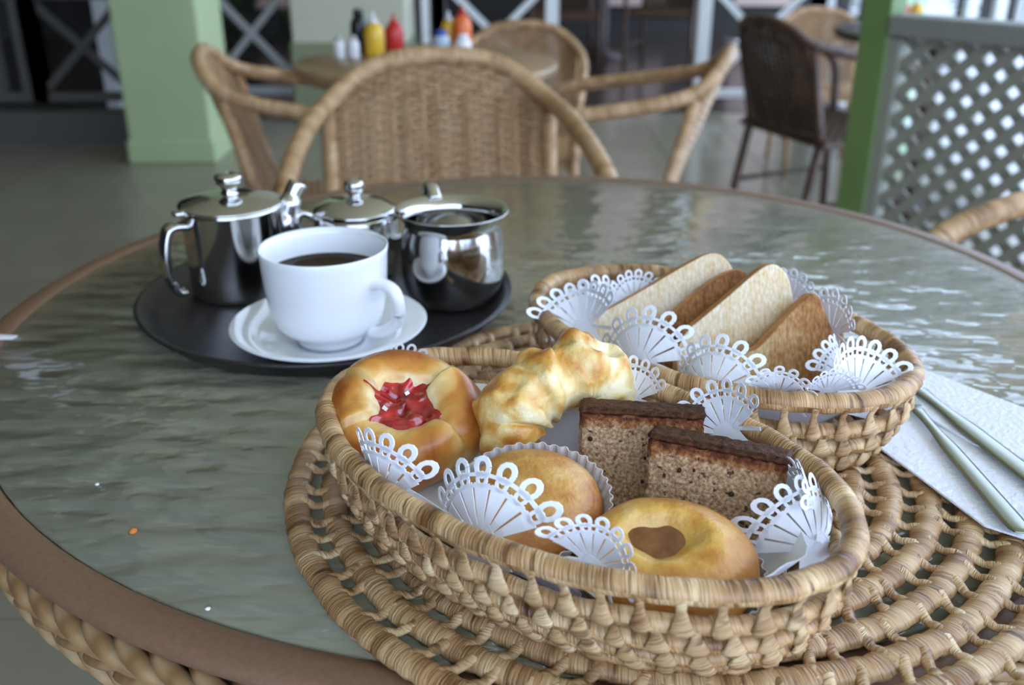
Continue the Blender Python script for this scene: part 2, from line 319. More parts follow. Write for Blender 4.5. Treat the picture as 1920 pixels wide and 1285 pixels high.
# ------------------------------------------------------------------ lattice screen
SC = Vector((.79, 2.2, 0)); sa = math.radians(-47)
ls = thing('lattice_screen', 'grey diagonal lattice screen with green post at right of table', 'screen', SC, sa)
bevel(MB().box((.0, 0, 1.3), (.066, .066, 2.6)).build('post', 'post_green', ls), .004)
LX0, LX1, LZ0, LZ1 = .06, 1.25, .06, .825
bevel(MB().box(((LX1 + .035) / 2, 0, .846), (LX1 - .03, .075, .042)).build('top_rail', 'frame_grey', ls), .004)
MB().box((.045, 0, .44), (.024, .05, .76)).build('side_strip', 'lattice_grey', ls)
MB().box(((LX1 + .05) / 2, 0, .045), (LX1 - .05, .04, .05)).build('bottom_rail', 'lattice_grey', ls)
pit = .0585; wd = .0225
for sgn, yy in ((1, -.004), (-1, .004)):
    k = -40
    while k < 60:
        c0 = k * pit; k += 1
        def cl(off):
            # line z = sgn*(x-off) ... clip to panel
            pts = []
            for x in (LX0, LX1):
                z = sgn * (x - off) + (LZ0 if sgn > 0 else LZ1)
                if LZ0 <= z <= LZ1: pts.append((x, z))
            for z in (LZ0, LZ1):
                x = off + (z - (LZ0 if sgn > 0 else LZ1)) / sgn
                if LX0 < x < LX1: pts.append((x, z))
            return sorted(pts)
        p = cl(c0)
        if len(p) < 2 or math.dist(p[0], p[-1]) < .03: continue
        a, b2 = p[0], p[-1]; l = math.dist(a, b2)
        MB().box(((a[0] + b2[0]) / 2, yy, (a[1] + b2[1]) / 2), (l, .007, wd), Matrix.Rotation(-sgn * PI / 4, 3, 'Y')).build('slat', 'lattice_grey', ls)

# ------------------------------------------------------------------ wicker armchairs
RAIL = [(0, .330, .815), (.07, .328, .811), (.13, .316, .794), (.175, .292, .766), (.205, .252, .742), (.228, .185, .726), (.240, .11, .712), (.248, .02, .698), (.252, -.08, .680), (.252, -.16, .650), (.246, -.205, .585), (.240, -.215, .43)]
def smooth_path(P, n=6):
    P = [Vector(p) for p in P]; out = []
    for i in range(len(P) - 1):
        p0 = P[max(i - 1, 0)]; p1 = P[i]; p2 = P[i + 1]; p3 = P[min(i + 2, len(P) - 1)]
        for k in range(n):
            t = k / n
            out.append(.5 * ((2 * p1) + (p2 - p0) * t + (2 * p0 - 5 * p1 + 4 * p2 - p3) * t * t + (3 * p1 - p0 - 3 * p2 + p3) * t ** 3))
    out.append(P[-1]); return out
full = [(-x, y, z) for x, y, z in reversed(RAIL[1:])] + RAIL
def railz(x):
    x = abs(x)
    for a, b2 in zip(RAIL, RAIL[1:]):
        if a[0] <= x <= b2[0]: return a[2] + (b2[2] - a[2]) * (x - a[0]) / max(1e-6, b2[0] - a[0])
    return .7
def backy(x, z): return .195 + (z - .43) * .36 - .5 * x * x
def make_chair(label, mat='rattan', leg='rattan'):
    t = thing('wicker_armchair', label, 'chair')
    P = smooth_path(full, 5)
    rb = [.0165 * (1 + .07 * (i % 2)) for i in range(len(P))]
    MB().tube(P, rb, 8).build('arm_rail', mat, t)
    for s in (-1, 1):
        MB().tube([(s * .240, -.215, .44), (s * .24, -.217, .2), (s * .235, -.22, 0)], [.017, .016, .013], 8).build('front_leg', leg, t)
        MB().tube([(s * .207, .270, .735), (s * .205, .195, .43), (s * .21, .235, .2), (s * .215, .26, 0)], [.014, .016, .016, .013], 8).build('back_leg', leg, t)
        MB().tube([(s * .25, -.215, .2), (s * .212, .23, .2)], .009, 6).build('stretcher', leg, t)
    sb = MB(); n = 22
    for k in range(n):
        y = -.215 + .42 * (k + .5) / n
        pts = [(-.24 + .48 * i / 24, y, .43 + .004 * (1 if (i + k) % 2 else -1)) for i in range(25)]
        sb.tube(pts, .0098, 4, flat=.6)
    seat = stuff(sb.build('seat_weave', mat, t))
    bevel(MB().box((0, -.005, .415), (.5, .44, .022)).build('seat', mat, t), .008)
    w = MB(); z = .445; k = 0
    while z < .81:
        xm = .198
        while xm > .01 and railz(xm) - .012 < z: xm -= .004
        if xm > .02:
            m = max(2, round(xm * 2 / .0145))
            pts = []
            for i in range(m + 1):
                x = -xm + 2 * xm * i / m; ph = math.cos(x / .029 * PI + (PI if k % 2 else 0))
                pts.append((x, backy(x, z) + .0042 * ph, z))
            w.tube(pts, .0062, 4, flat=.62)
        z += .0085; k += 1
    stuff(w.build('back_weave', mat, t))
    for i in range(-6, 7):
        x = i * .029; MB().tube([(x, backy(x, .43), .43), (x, backy(x, railz(x)), railz(x))], .004, 5).build('back_stake', mat, t)
    return t
ch0 = make_chair('light wicker armchair facing the camera across the glass table')
ch0.location = (-.108, 1.60, 0); ch0.rotation_euler = (0, 0, math.radians(6))
def place(src, label, loc, rz, sc=1.0, group=None):
    c = copy_tree(src); c['label'] = label; c.location = loc; c.rotation_euler = (0, 0, math.radians(rz)); c.scale = (sc,) * 3; return c
place(ch0, 'wicker armchair in profile beside the green pillar', (-.39, 2.34, 0), 100, .95)
place(ch0, 'wicker armchair in profile right of the condiment table', (.185, 2.36, 0), -104, .95)
place(ch0, 'wicker armchair on the far side of the condiment table', (.0, 3.10, 0), -8, .88)
place(ch0, 'wicker armchair at right edge with only its ribbed arm above the table', (.80, 1.05, 0), -72, 1.03)
place(ch0, 'pale wicker armchair facing forward behind the dark chair', (1.36, 4.35, 0), 0, .80)
chd = make_chair('dark brown wicker armchair standing left of the green post', 'rattan_dark', 'rattan_dark')
chd.location = (1.07, 3.35, 0); chd.rotation_euler = (0, 0, math.radians(112)); chd.scale = (.92,) * 3
place(chd, 'dark chair in deep shade beyond the railing gap', (.35, 7.0, 0), 0, .95)
place(chd, 'dark chair in deep shade nearest the white cross panel', (1.05, 7.1, 0), -20, .95)
# ------------------------------------------------------------------ other tables
def small_table(label, x, y, r, h, top, leg):
    t = thing('round_table', label, 'table', (x, y, 0))
    MB().lathe([(0, h - .03), (r - .01, h - .03), (r, h - .02), (r, h - .005), (r - .006, h), (0, h)], 56).build('table_top', top, t)
    MB().lathe([(.0, .0), (.22, .0), (.22, .02), (.04, .05), (.035, h - .1), (.10, h - .03), (0, h - .03)], 24).build('pedestal', leg, t)
    return t
small_table('round wooden table carrying sauce bottles behind the wicker chair', -.20, 2.40, .31, .74, 'table_wood', 'dark_wood')
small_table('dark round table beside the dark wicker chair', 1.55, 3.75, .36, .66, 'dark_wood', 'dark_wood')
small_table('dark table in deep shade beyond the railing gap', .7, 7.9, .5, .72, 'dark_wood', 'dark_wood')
def bottle(name, label, x, y, z, r, h, mat, cap, nozzle=True, cat='bottle'):
    t = thing(name, label, cat, (x, y, z))
    MB().lathe([(0, 0), (r * .92, 0), (r, h * .04), (r, h * .62), (r * .85, h * .76), (r * .45, h * .84), (r * .42, h * .86), (0, h * .86)], 24).build('body', mat, t)
    if nozzle: MB().lathe([(0, h * .85), (r * .5, h * .85), (r * .5, h * .9), (r * .2, h * .93), (r * .12, h * 1.1), (0, h * 1.1)], 16).build('nozzle', cap, t)
    else: MB().lathe([(0, h * .83), (r * .62, h * .83), (r * .62, h * .97), (r * .5, h), (0, h)], 16).build('cap', cap, t)
bottle('squeeze_bottle', 'yellow mustard squeeze bottle on the wooden table', -.332, 2.47, ZT, .024, .092, 'mustard', 'white_plastic')
bottle('squeeze_bottle', 'red ketchup squeeze bottle next to the yellow one', -.287, 2.50, ZT, .023, .088, 'ketchup', 'ketchup')
bottle('sauce_bottle', 'black sauce bottle left of the yellow squeeze bottle', -.375, 2.52, ZT, .021, .105, 'soy', 'soy', False)
bottle('shaker', 'small white shaker leftmost on the wooden table', -.412, 2.44, ZT, .014, .05, 'white_plastic', 'steel', False, 'shaker')
bottle('shaker', 'small white shaker in front of the black bottle', -.378, 2.44, ZT, .014, .052, 'white_plastic', 'steel', False, 'shaker')
bottle('shaker', 'blue topped pale shaker in middle of wooden table', -.17, 2.46, ZT, .021, .062, 'pale_plastic', 'blue_plastic', False, 'shaker')
bottle('jar', 'white jar right of the blue topped shaker', -.117, 2.44, ZT, .020, .056, 'white_plastic', 'white_plastic', False, 'jar')
bottle('squeeze_bottle', 'small yellow bottle behind the blue topped shaker', -.16, 2.60, ZT, .019, .085, 'mustard', 'white_plastic')
bottle('squeeze_bottle', 'orange bottle behind the white jar', -.125, 2.58, ZT, .024, .10, 'orange_plastic', 'ketchup')
bottle('squeeze_bottle', 'red bottle on the dark table near the green post', 1.40, 3.72, .66, .024, .12, 'ketchup', 'white_plastic')
bottle('squeeze_bottle', 'yellow bottle on the dark table near the green post', 1.46, 3.74, .66, .024, .11, 'mustard', 'white_plastic')

# ------------------------------------------------------------------ glass dining table
TC = (.0347, .831, 0)
tb = thing('dining_table', 'round glass topped table with brown rim and woven cane skirt', 'table', TC)
MB().lathe([(0, ZT - .006), (.4655, ZT - .006), (.4655, ZT), (0, ZT)], 96).build('glass_top', 'ripple_glass', tb)
MB().lathe([(.466, ZT - .010), (.466, ZT - .002), (.4675, ZT - .0003), (.474, ZT + .0004), (.486, ZT), (.4915, ZT - .003), (.4925, ZT - .006), (.490, ZT - .010), (.478, ZT - .012), (.466, ZT - .010)], 128).build('rim', 'table_rim', tb)
MB().lathe([(.470, ZT - .08), (.470, ZT - .015), (.466, ZT - .015), (.466, ZT - .08), (.470, ZT - .08)], 96).build('skirt_band', 'table_rim', tb)
# plaited cane skirt, each cane a piece
nC = 110
def cane(row, up):
    mb = MB(); pts = []; da = 2 * PI / nC * 2.0
    for i in range(9):
        s = i / 8; a = (s - .5) * da
        z = ZT - .022 - row * .0145 - (s * .021 if up else (1 - s) * .021) 
        r = .477 - .004 * row + .0065 * math.sin(s * PI)
        pts.append((r * math.cos(a), r * math.sin(a), z))
    mb.tube(pts, [.0035, .0055, .0065, .0068, .0068, .0068, .0065, .0055, .0035], 6, flat=.75)
    me = mb.mesh('cane'); me.materials.append(M['skirt_cane']); return me
rest = MB()
cm = [cane(0, True), cane(1, False), cane(2, True)]
cnt = 0
for row in range(3):
    for k in range(nC):
        a = 2 * PI * (k + .5 * (row % 2)) / nC
        # the near half (towards the camera) is the visible one
        if math.sin(a) < .35 and cnt < 300:
            link('cane', cm[row], tb, rot=(0, 0, a)); cnt += 1
        else:
            R3 = Matrix.Rotation(a, 3, 'Z'); me = cm[row]
            rest.add([R3 @ v.co for v in me.vertices], [tuple(p.vertices) for p in me.polygons])
stuff(rest.build('cane_band', 'skirt_cane', tb))
for a in (45, 135, 225, 315):
    ca, sa2 = math.cos(math.radians(a)), math.sin(math.radians(a))
    MB().tube([(.42 * ca, .42 * sa2, ZT - .03), (.34 * ca, .34 * sa2, .35), (.40 * ca, .40 * sa2, 0)], [.02, .018, .016], 10).build('leg', 'table_rim', tb)
MB().box((0, 0, 0), (.80, .085, .016), Matrix.Rotation(math.radians(45), 3, 'Z')).build('under_beam', 'table_rim', tb, (-.055, -.06, ZT - .017))
for a in (125,):
    ca, sa2 = math.cos(math.radians(a)), math.sin(math.radians(a))
    MB().tube([(-.465 * ca, -.465 * sa2, ZT - .035), (.465 * ca, .465 * sa2, ZT - .035)], .012, 8).build('cross_bar', 'table_rim', tb)

# ------------------------------------------------------------------ woven round placemat
MC = (.1065, .550)
pm = thing('placemat', 'large round coiled straw placemat under both baskets', 'placemat', (*MC, ZT))
def coil(mb, a, b2, z, r, flat=1.0, n=None, seed=0, seg=.02, ns=8, cx=0, cy=0, wob=.0006, amp=.09):
    per = 2 * PI * math.sqrt((a * a + b2 * b2) / 2); n = n or max(60, int(per / .0035)); P = []; R = []
    nseg = max(3, round(per / seg))
    for i in range(n):
        t = 2 * PI * i / n; q = Vector((math.cos(t) * 3, math.sin(t) * 3, seed * 7.3))
        w = noise.noise(q * 2.5) * wob * 2
        P.append((cx + (a + w) * math.cos(t), cy + (b2 + w) * math.sin(t), z + noise.noise(q * 3 + Vector((9, 0, 0))) * wob))
        fr = (i / n * nseg) % 1
        R.append(r * (1 - amp * .5 + amp * math.sin(fr * PI) ** .6 + .05 * noise.noise(q * 14)))
    mb.tube(P, R, ns, closed=True, flat=flat)
RM = .2405; STEP = .0222; RW = .0074
rings = []; k = 0
while RM - k * STEP > .015: rings.append(RM - k * STEP); k += 1
for k, r in enumerate(rings):
    mb = MB(); coil(mb, r, r, .0052, RW, .68, seed=k, seg=.0098, ns=10, amp=.17); mb.build('coil', 'straw_mat', pm)
lk = MB()
g = STEP
lk.tube([(.0035, -.0015, .0078), (-.003, -.0008, .0080), (-.0075, .0004, .0066), (-g * .5, .0012, .0052), (-g + .0065, .002, .0066), (-g + .002, .003, .0084), (-g - .004, .004, .0078)], [.0024, .0040, .0036, .0030, .0036, .0038, .0020], 8, flat=.55)
lme = lk.mesh('link'); lme.materials.append(M['straw_link'])
cand = []
for k, r in enumerate(rings[:-1]):
    n = max(6, round(2 * PI * r / .0195))
    for i in range(n):
        t = 2 * PI * (i + .5 * (k % 2) + .12 * math.sin(i * 2.7 + k)) / n
        wx, wy = MC[0] + r * math.cos(t), MC[1] + r * math.sin(t)
        cand.append((wy + abs(wx - .1) * .15, k, r, t, wx, wy))
cand.sort()
rest = MB()
def hidden(wx, wy):
    for (cx, cy, a, b2, an) in ((.0276, .4567, .125, .07, -38), (.1377, .6349, .115, .068, -42.4)):
        an = math.radians(an); dx, dy = wx - cx, wy - cy; u = dx * math.cos(an) + dy * math.sin(an); v = -dx * math.sin(an) + dy * math.cos(an)
        if (u / a) ** 2 + (v / b2) ** 2 < 1: return True
    return False
cnt = 0
for _, k, r, t, wx, wy in cand:
    if not hidden(wx, wy) and cnt < 300:
        o = link('link', lme, pm, (r * math.cos(t), r * math.sin(t), 0), (0, 0, t + .22 * math.sin(k * 3 + t * 9))); cnt += 1
    else:
        R3 = Matrix.Rotation(t, 3, 'Z'); c = Vector((r * math.cos(t), r * math.sin(t), 0))
        rest.add([c + R3 @ v.co for v in lme.vertices], [tuple(p.vertices) for p in lme.polygons])
stuff(rest.build('link_band', 'straw_link', pm))

# ------------------------------------------------------------------ baskets
def basket(label, cx, cy, a, b2, ang, rows):
    """rows: list of (z, inset, tube radius), rim first, z above table"""
    t = thing('straw_basket', label, 'basket', (cx, cy, ZT), math.radians(ang))
    for k, (z, ins, r) in enumerate(rows):
        mb = MB(); coil(mb, a - ins, b2 - ins, z, r, 1.0 if k else .92, seed=k + int(a * 1000), seg=.0125 if k else .02, ns=10, amp=.16 if k else .05)
        mb.build('rim' if k == 0 else 'coil', 'straw', t)
    zb, ib, rb = rows[-1]
    mb = MB(); j = 1
    while b2 - ib - j * .013 > .006:
        coil(mb, a - ib - j * .013, b2 - ib - j * .013, zb - .002, .0066, .7, seed=j, seg=.0125); j += 1
    mb.build('base', 'straw', t)
    # links: slim neck below the upper coil, fanning out over the lower coil
    for k in range(len(rows) - 1):
        z0, i0, r0 = rows[k]; z1, i1, r1 = rows[k + 1]
        dz = z0 - z1; di = i1 - i0
        mb = MB()
        pts = [(0.0 + r0 * .55, 0, r0 * .35), (r0 * .80, .0004, -r0 * .35), (r0 * .35 - di * .35, .0008, -dz * .48), (r1 * .95 - di * .8, .0012, -dz * .72), (r1 * 1.08 - di, .0016, -dz), (r1 * .75 - di, .0016, -dz - r1 * .85)]
        mb.tube(pts, [.0020, .0024, .0021, .0034, .0054, .0034], 10, flat=.40, up=(1, 0, .2))
        me = mb.mesh('link'); me.materials.append(M['straw_link'])
        aa, bb = a - i0, b2 - i0
        per = 2 * PI * math.sqrt((aa * aa + bb * bb) / 2); n = round(per / .0172)
        # even spacing by arc length
        S2 = [0]; T = [2 * PI * q / 720 for q in range(721)]
        for q in range(720): S2.append(S2[-1] + math.dist((aa * math.cos(T[q]), bb * math.sin(T[q])), (aa * math.cos(T[q + 1]), bb * math.sin(T[q + 1]))))
        q = 0
        for i in range(n):
            tg = S2[-1] * ((i + .5 * (k % 2) + .15 * random.random()) % n) / n
            q = min(range(721), key=lambda w: abs(S2[w] - tg)); th = T[q]
            nx, ny = math.cos(th) / aa, math.sin(th) / bb
            o = link('link', me, t, (aa * math.cos(th), bb * math.sin(th), z0), (0, 0, math.atan2(ny, nx)))
            o.scale = (1, random.uniform(.9, 1.2), 1)
    return t
basket('front oval straw basket holding pastries and cake', .0276, .4567, .1543, .0923, -38, [(.070, 0, .0063), (.0500, .0035, .0044), (.0360, .008, .0044), (.0240, .0135, .0044), (.0140, .021, .0046)])
basket('rear oval straw basket holding toast', .1377, .6349, .1395, .0886, -42.4, [(.065, 0, .0068), (.0445, .003, .0049), (.0295, .009, .0049), (.0145, .017, .0049)])

# ------------------------------------------------------------------ paper doilies
def ribbon(mb, pts, w, th=.0005):
    """flat strip in the local xy plane along pts"""
    n = len(pts); vs = []
    for i in range(n):
        a = Vector(pts[max(i - 1, 0)]); b2 = Vector(pts[min(i + 1, n - 1)]); d = (b2 - a); d = Vector((d.x, d.y)).normalized(); s = Vector((-d.y, d.x)) * (w[i] if hasattr(w, '__len__') else w) / 2
        p = Vector(pts[i])
        for q in (p + s, p - s): vs += [(q.x, q.y, th / 2), (q.x, q.y, -th / 2)]
    fs = []
    for i in range(n - 1):
        b0 = i * 4; b1 = b0 + 4
        fs += [(b0, b0 + 2, b1 + 2, b1), (b0 + 1, b1 + 1, b1 + 3, b0 + 3), (b0, b1, b1 + 1, b0 + 1), (b0 + 2, b0 + 3, b1 + 3, b1 + 2)]
    fs += [(0, 1, 3, 2), ((n - 1) * 4, (n - 1) * 4 + 2, (n - 1) * 4 + 3, (n - 1) * 4 + 1)]
    mb.add(vs, fs, None, False)
def fan_mesh(R, spread=1.25, loops=8):
    mb = MB()
    ribbon(mb, [(.0, -.35 * R), (0, .02 * R), (0, .22 * R)], [.75 * R, .5 * R, .30 * R])
    for i in range(loops):
        a = -spread + 2 * spread * i / (loops - 1); d = Vector((math.sin(a), math.cos(a))); e = Vector((d.y, -d.x)); pw = 2 * spread / (loops - 1) * R
        ribbon(mb, [tuple(d * (R * .10)), tuple(d * R * .35), tuple(d * R * .60), tuple(d * R * .70)], [pw * .12, pw * .29, pw * .52, pw * .60])
        for rc, ra, rb, ww in ((.885, .105, .088, .062), (.745, .075, .062, .045)):
            ribbon(mb, [tuple(d * R * rc + d * (math.sin(q) * ra * R) + e * (math.cos(q) * rb * R)) for q in [2 * PI * j / 12 for j in range(13)]], ww * R)
    arc = lambda rad, w: ribbon(mb, [(math.sin(q) * rad, math.cos(q) * rad) for q in [-spread * 1.06 + 2.12 * spread * j / 26 for j in range(27)]], w)
    arc(R * .80, .045 * R); arc(R * .67, .05 * R)
    for s in (-1, 1): ribbon(mb, [(s * .05 * R, .1 * R), (s * .35 * R, -.02 * R), (s * .7 * R, -.18 * R)], .07 * R)
    return mb
def doily(label, cx, cy, ang, a, b2, zb, zt, fans, fold=None):
    t = thing('paper_doily', label, 'doily', (cx, cy, ZT), math.radians(ang))
    mb = MB(); prof = [(.0, zb), (.62, zb), (.80, zb + .006), (.92, zb + .022), (1.0, zt)]
    n = 72; vs = []; fs = []
    for j, (q, z) in enumerate(prof):
        for k in range(n):
            th = 2 * PI * k / n; w = 1 + .015 * math.sin(th * 14) * (j > 2)
            vs.append((a * q * w * math.cos(th), b2 * q * w * math.sin(th), z + .0012 * math.sin(th * 9 + j) * (j > 1)))
    for j in range(len(prof) - 1):
        for k in range(n): fs.append((j * n + k, j * n + (k + 1) % n, (j + 1) * n + (k + 1) % n, (j + 1) * n + k))
    mb.add(vs, fs); o = mb.build('liner', 'doily_paper', t); sm = o.modifiers.new('thickness', 'SOLIDIFY'); sm.thickness = .0006; sm.offset = 1
    inv = Matrix.Rotation(-math.radians(ang), 3, 'Z')
    for (B, T, wdir, curl, sp) in fans:
        B = inv @ (Vector(B) - Vector((cx, cy, 0))); T = inv @ (Vector(T) - Vector((cx, cy, 0))); up = T - B; R = up.length; up.normalize()
        sx = inv @ Vector((math.cos(math.radians(wdir)), math.sin(math.radians(wdir)), 0)); sx = (sx - up * sx.dot(up)).normalized(); nz = sx.cross(up)
        fm = fan_mesh(R, sp); vs = []
        for x, y, z in fm.v:
            bend = curl * (x * x / R) + .12 * curl * y * abs(y) / R
            vs.append(B + sx * x + up * y + nz * (z + bend))
        fm.v = [tuple(v) for v in vs]; fm.build('lace_fan', 'doily_paper', t)
    return t
doily('white lace paper doily lining the front pastry basket', .0276, .4567, -38, .132, .072, .0225, .060, [
    ((-.066, .434, .054), (-.079, .443, .090), -52, -.5, 1.2), ((-.0152, .391, .057), (-.021, .410, .093), -40, -.4, 1.25), ((.036, .372, .057), (.046, .370, .084), -30, .7, 1.1),
    ((.070, .520, .066), (.0685, .533, .090), -28, .5, 1.2), ((.119, .480, .066), (.1075, .499, .088), -36, .5, 1.25),
    ((.147, .394, .052), (.135, .405, .083), 20, -1.0, 1.2), ((.150, .418, .055), (.143, .428, .083), -70, .8, 1.0), ((-.070, .560, .058), (-.075, .566, .083), 20, .4, 1.1)])
doily('white lace paper doily lining the rear toast basket', .1377, .6349, -42.4, .118, .067, .0195, .054, [
    ((.051, .648, .058), (.047, .668, .086), -25, .9, 1.1), ((.070, .672, .058), (.067, .690, .085), 35, -.7, 1.15), ((.092, .688, .062), (.090, .694, .087), 10, .5, 1.15),
    ((.082, .583, .060), (.084, .607, .093), -42, -.4, 1.3), ((.122, .543, .060), (.124, .562, .092), -44, -.5, 1.25), ((.163, .539, .060), (.164, .530, .085), -20, .5, 1.25),
    ((.194, .543, .060), (.196, .537, .081), 5, .4, 1.0), ((.214, .548, .056), (.222, .566, .087), 20, .6, 1.1), ((.214, .570, .056), (.208, .582, .083), 60, -.6, 1.0), ((.222, .632, .060), (.221, .640, .093), -60, .4, 1.15), ((.206, .680, .063), (.203, .684, .092), -40, .4, 1.15)])

# ------------------------------------------------------------------ baked goods
def attr(o, fn):
    me = o.data; at = me.attributes.new('bake', 'FLOAT', 'POINT'); at.data.foreach_set('value', [fn(v.co, v.normal) for v in me.vertices])
def sub(o, l=1):
    m = o.modifiers.new('smooth', 'SUBSURF'); m.levels = l; m.render_levels = l; return o
# cherry danish
dn = thing('cherry_danish', 'round golden danish filled with red cherry jam', 'pastry', (-.064, .514, ZT + .056)); dn.rotation_euler = (math.radians(27), math.radians(-4), math.radians(20))
mb = MB(); nT, nP = 150, 40; vs = []
cuts = [(-2.95, 2.05), (-.90, 1.35), (.45, 1.75), (2.20, 1.1332)]
def lobe(th):
    for c, w in cuts:
        d = (th - c) % (2 * PI)
        if d < w: return d / w
    return .5
for i in range(nT):
    th = 2 * PI * i / nT; f = lobe(th); m = .0150 * (.86 + .20 * (math.sin(PI * f ** .7)) ** .5 + .05 * math.sin(2 * th + 1)); lift = .007 * f * f
    for j in range(nP):
        ph = 2 * PI * j / nP; tw = .35 * math.sin(ph * 2 + f * 5)
        mm = m * (1 + .05 * tw + .05 * fbm((math.cos(th), math.sin(th), ph), 2.2)); rr = .0292 + mm * math.cos(ph) * 1.12
        rr *= 1 + .05 * math.cos(3 * th + 1)
        vs.append((rr * math.cos(th) * 1.03, rr * math.sin(th), mm * math.sin(ph) * 1.35 + lift * (.5 + .5 * math.sin(ph))))
fs = [(i * nP + j, ((i + 1) % nT) * nP + j, ((i + 1) % nT) * nP + (j + 1) % nP, i * nP + (j + 1) % nP) for i in range(nT) for j in range(nP)]
mb.add(vs, fs); dob = mb.build('dough', 'danish_dough', dn)
def dbake(c, n):
    th = math.atan2(c.y, c.x); f = lobe(th); r = math.hypot(c.x, c.y)
    return .52 * max(0, math.sin(PI * f)) ** .7 * max(0, min(1, (r - .019) / .018)) - .18 + .12 * max(0, n.z) - (.25 if r < .019 else 0)
attr(dob, dbake)
mb = MB(); vs = [(0, 0, .0145)]; nr = 18; nT = 90
for i in range(1, nr + 1):
    for k in range(nT):
        th = 2 * PI * k / nT; star = .0265 * (1 + .10 * math.cos(5 * th + .6) + .30 * noise.noise(Vector((math.cos(th) * 2.5, math.sin(th) * 2.5, 1)))); r = star * i / nr
        x, y = r * math.cos(th), r * math.sin(th)
        vs.append((x, y, .0125 + .0025 * (1 - (i / nr) ** 2) + .0032 * noise.noise(Vector((x * 170, y * 170, 3))) - (.006 if i == nr else 0) + .0070 * (i / nr) ** 2.5))
fs = [(0, 1 + k, 1 + (k + 1) % nT) for k in range(nT)] + [(1 + (i - 1) * nT + k, 1 + i * nT + k, 1 + i * nT + (k + 1) % nT, 1 + (i - 1) * nT + (k + 1) % nT) for i in range(1, nr) for k in range(nT)]
mb.add(vs, fs); sub(mb.build('jam_filling', 'cherry_jam', dn))
for x, y, s in ((-.011, .001, .0022), (.004, .008, .0020)):
    MB().box((x, y, .0165), (s * 1.3, s, s * .5), Matrix.Rotation(x * 90, 3, 'Z') @ Matrix.Rotation(.5, 3, 'X')).build('sugar_fleck', 'sugar_fleck', dn)
# croissant
P = [(.030, .489, .040), (.020, .487, .043), (.006, .492, .046), (.000, .499, .060), (.004, .505, .072), (.015, .512, .079), (.026, .518, .080), (.038, .525, .083), (.049, .529, .078), (.056, .529, .066), (.059, .524, .050), (.058, .518, .036)]
RR = [.006, .0115, .0165, .0215, .0235, .0225, .0185, .0215, .0220, .0195, .0165, .012]
cr = thing('croissant', 'golden curved croissant standing behind the paper cupped bun', 'pastry', (0.025, .51, ZT + .02))
o0 = Vector((.025, .51, .02)); sp = smooth_path([Vector(p) - o0 for p in P], 10)
rads = []
for i in range(len(sp)):
    f = i / 10; k = min(int(f), len(RR) - 2); r = RR[k] + (RR[k + 1] - RR[k]) * (f - k)
    ph = (i / len(sp) * 7.0) % 1; rads.append(r * (.88 + .17 * math.sin(PI * ph ** .6)))
mb = MB(); mb.tube(sp, rads, 36, up=(0, 1, .15))
for q in range(len(sp) * 36):
    i_, a_ = divmod(q, 36); ph = (i_ / len(sp) * 9 + math.sin(a_ / 36 * 2 * PI) * .45) % 1; v = Vector(mb.v[q]); mb.v[q] = tuple(sp[i_] + (v - sp[i_]) * (.97 + .06 * ph))
mb.v = [tuple(Vector(v) * (1 + .09 * fbm(v, 55, 2)) + Vector((0, 0, .0022 * fbm(v, 130, 2)))) for v in mb.v]
o = sub(mb.build('pastry_body', 'croissant_dough', cr)); attr(o, lambda c, n: .26 * max(0, n.z) - .12 + .42 * fbm((c.x, c.y, c.z), 60, 3) + .10 * max(0, -n.x))
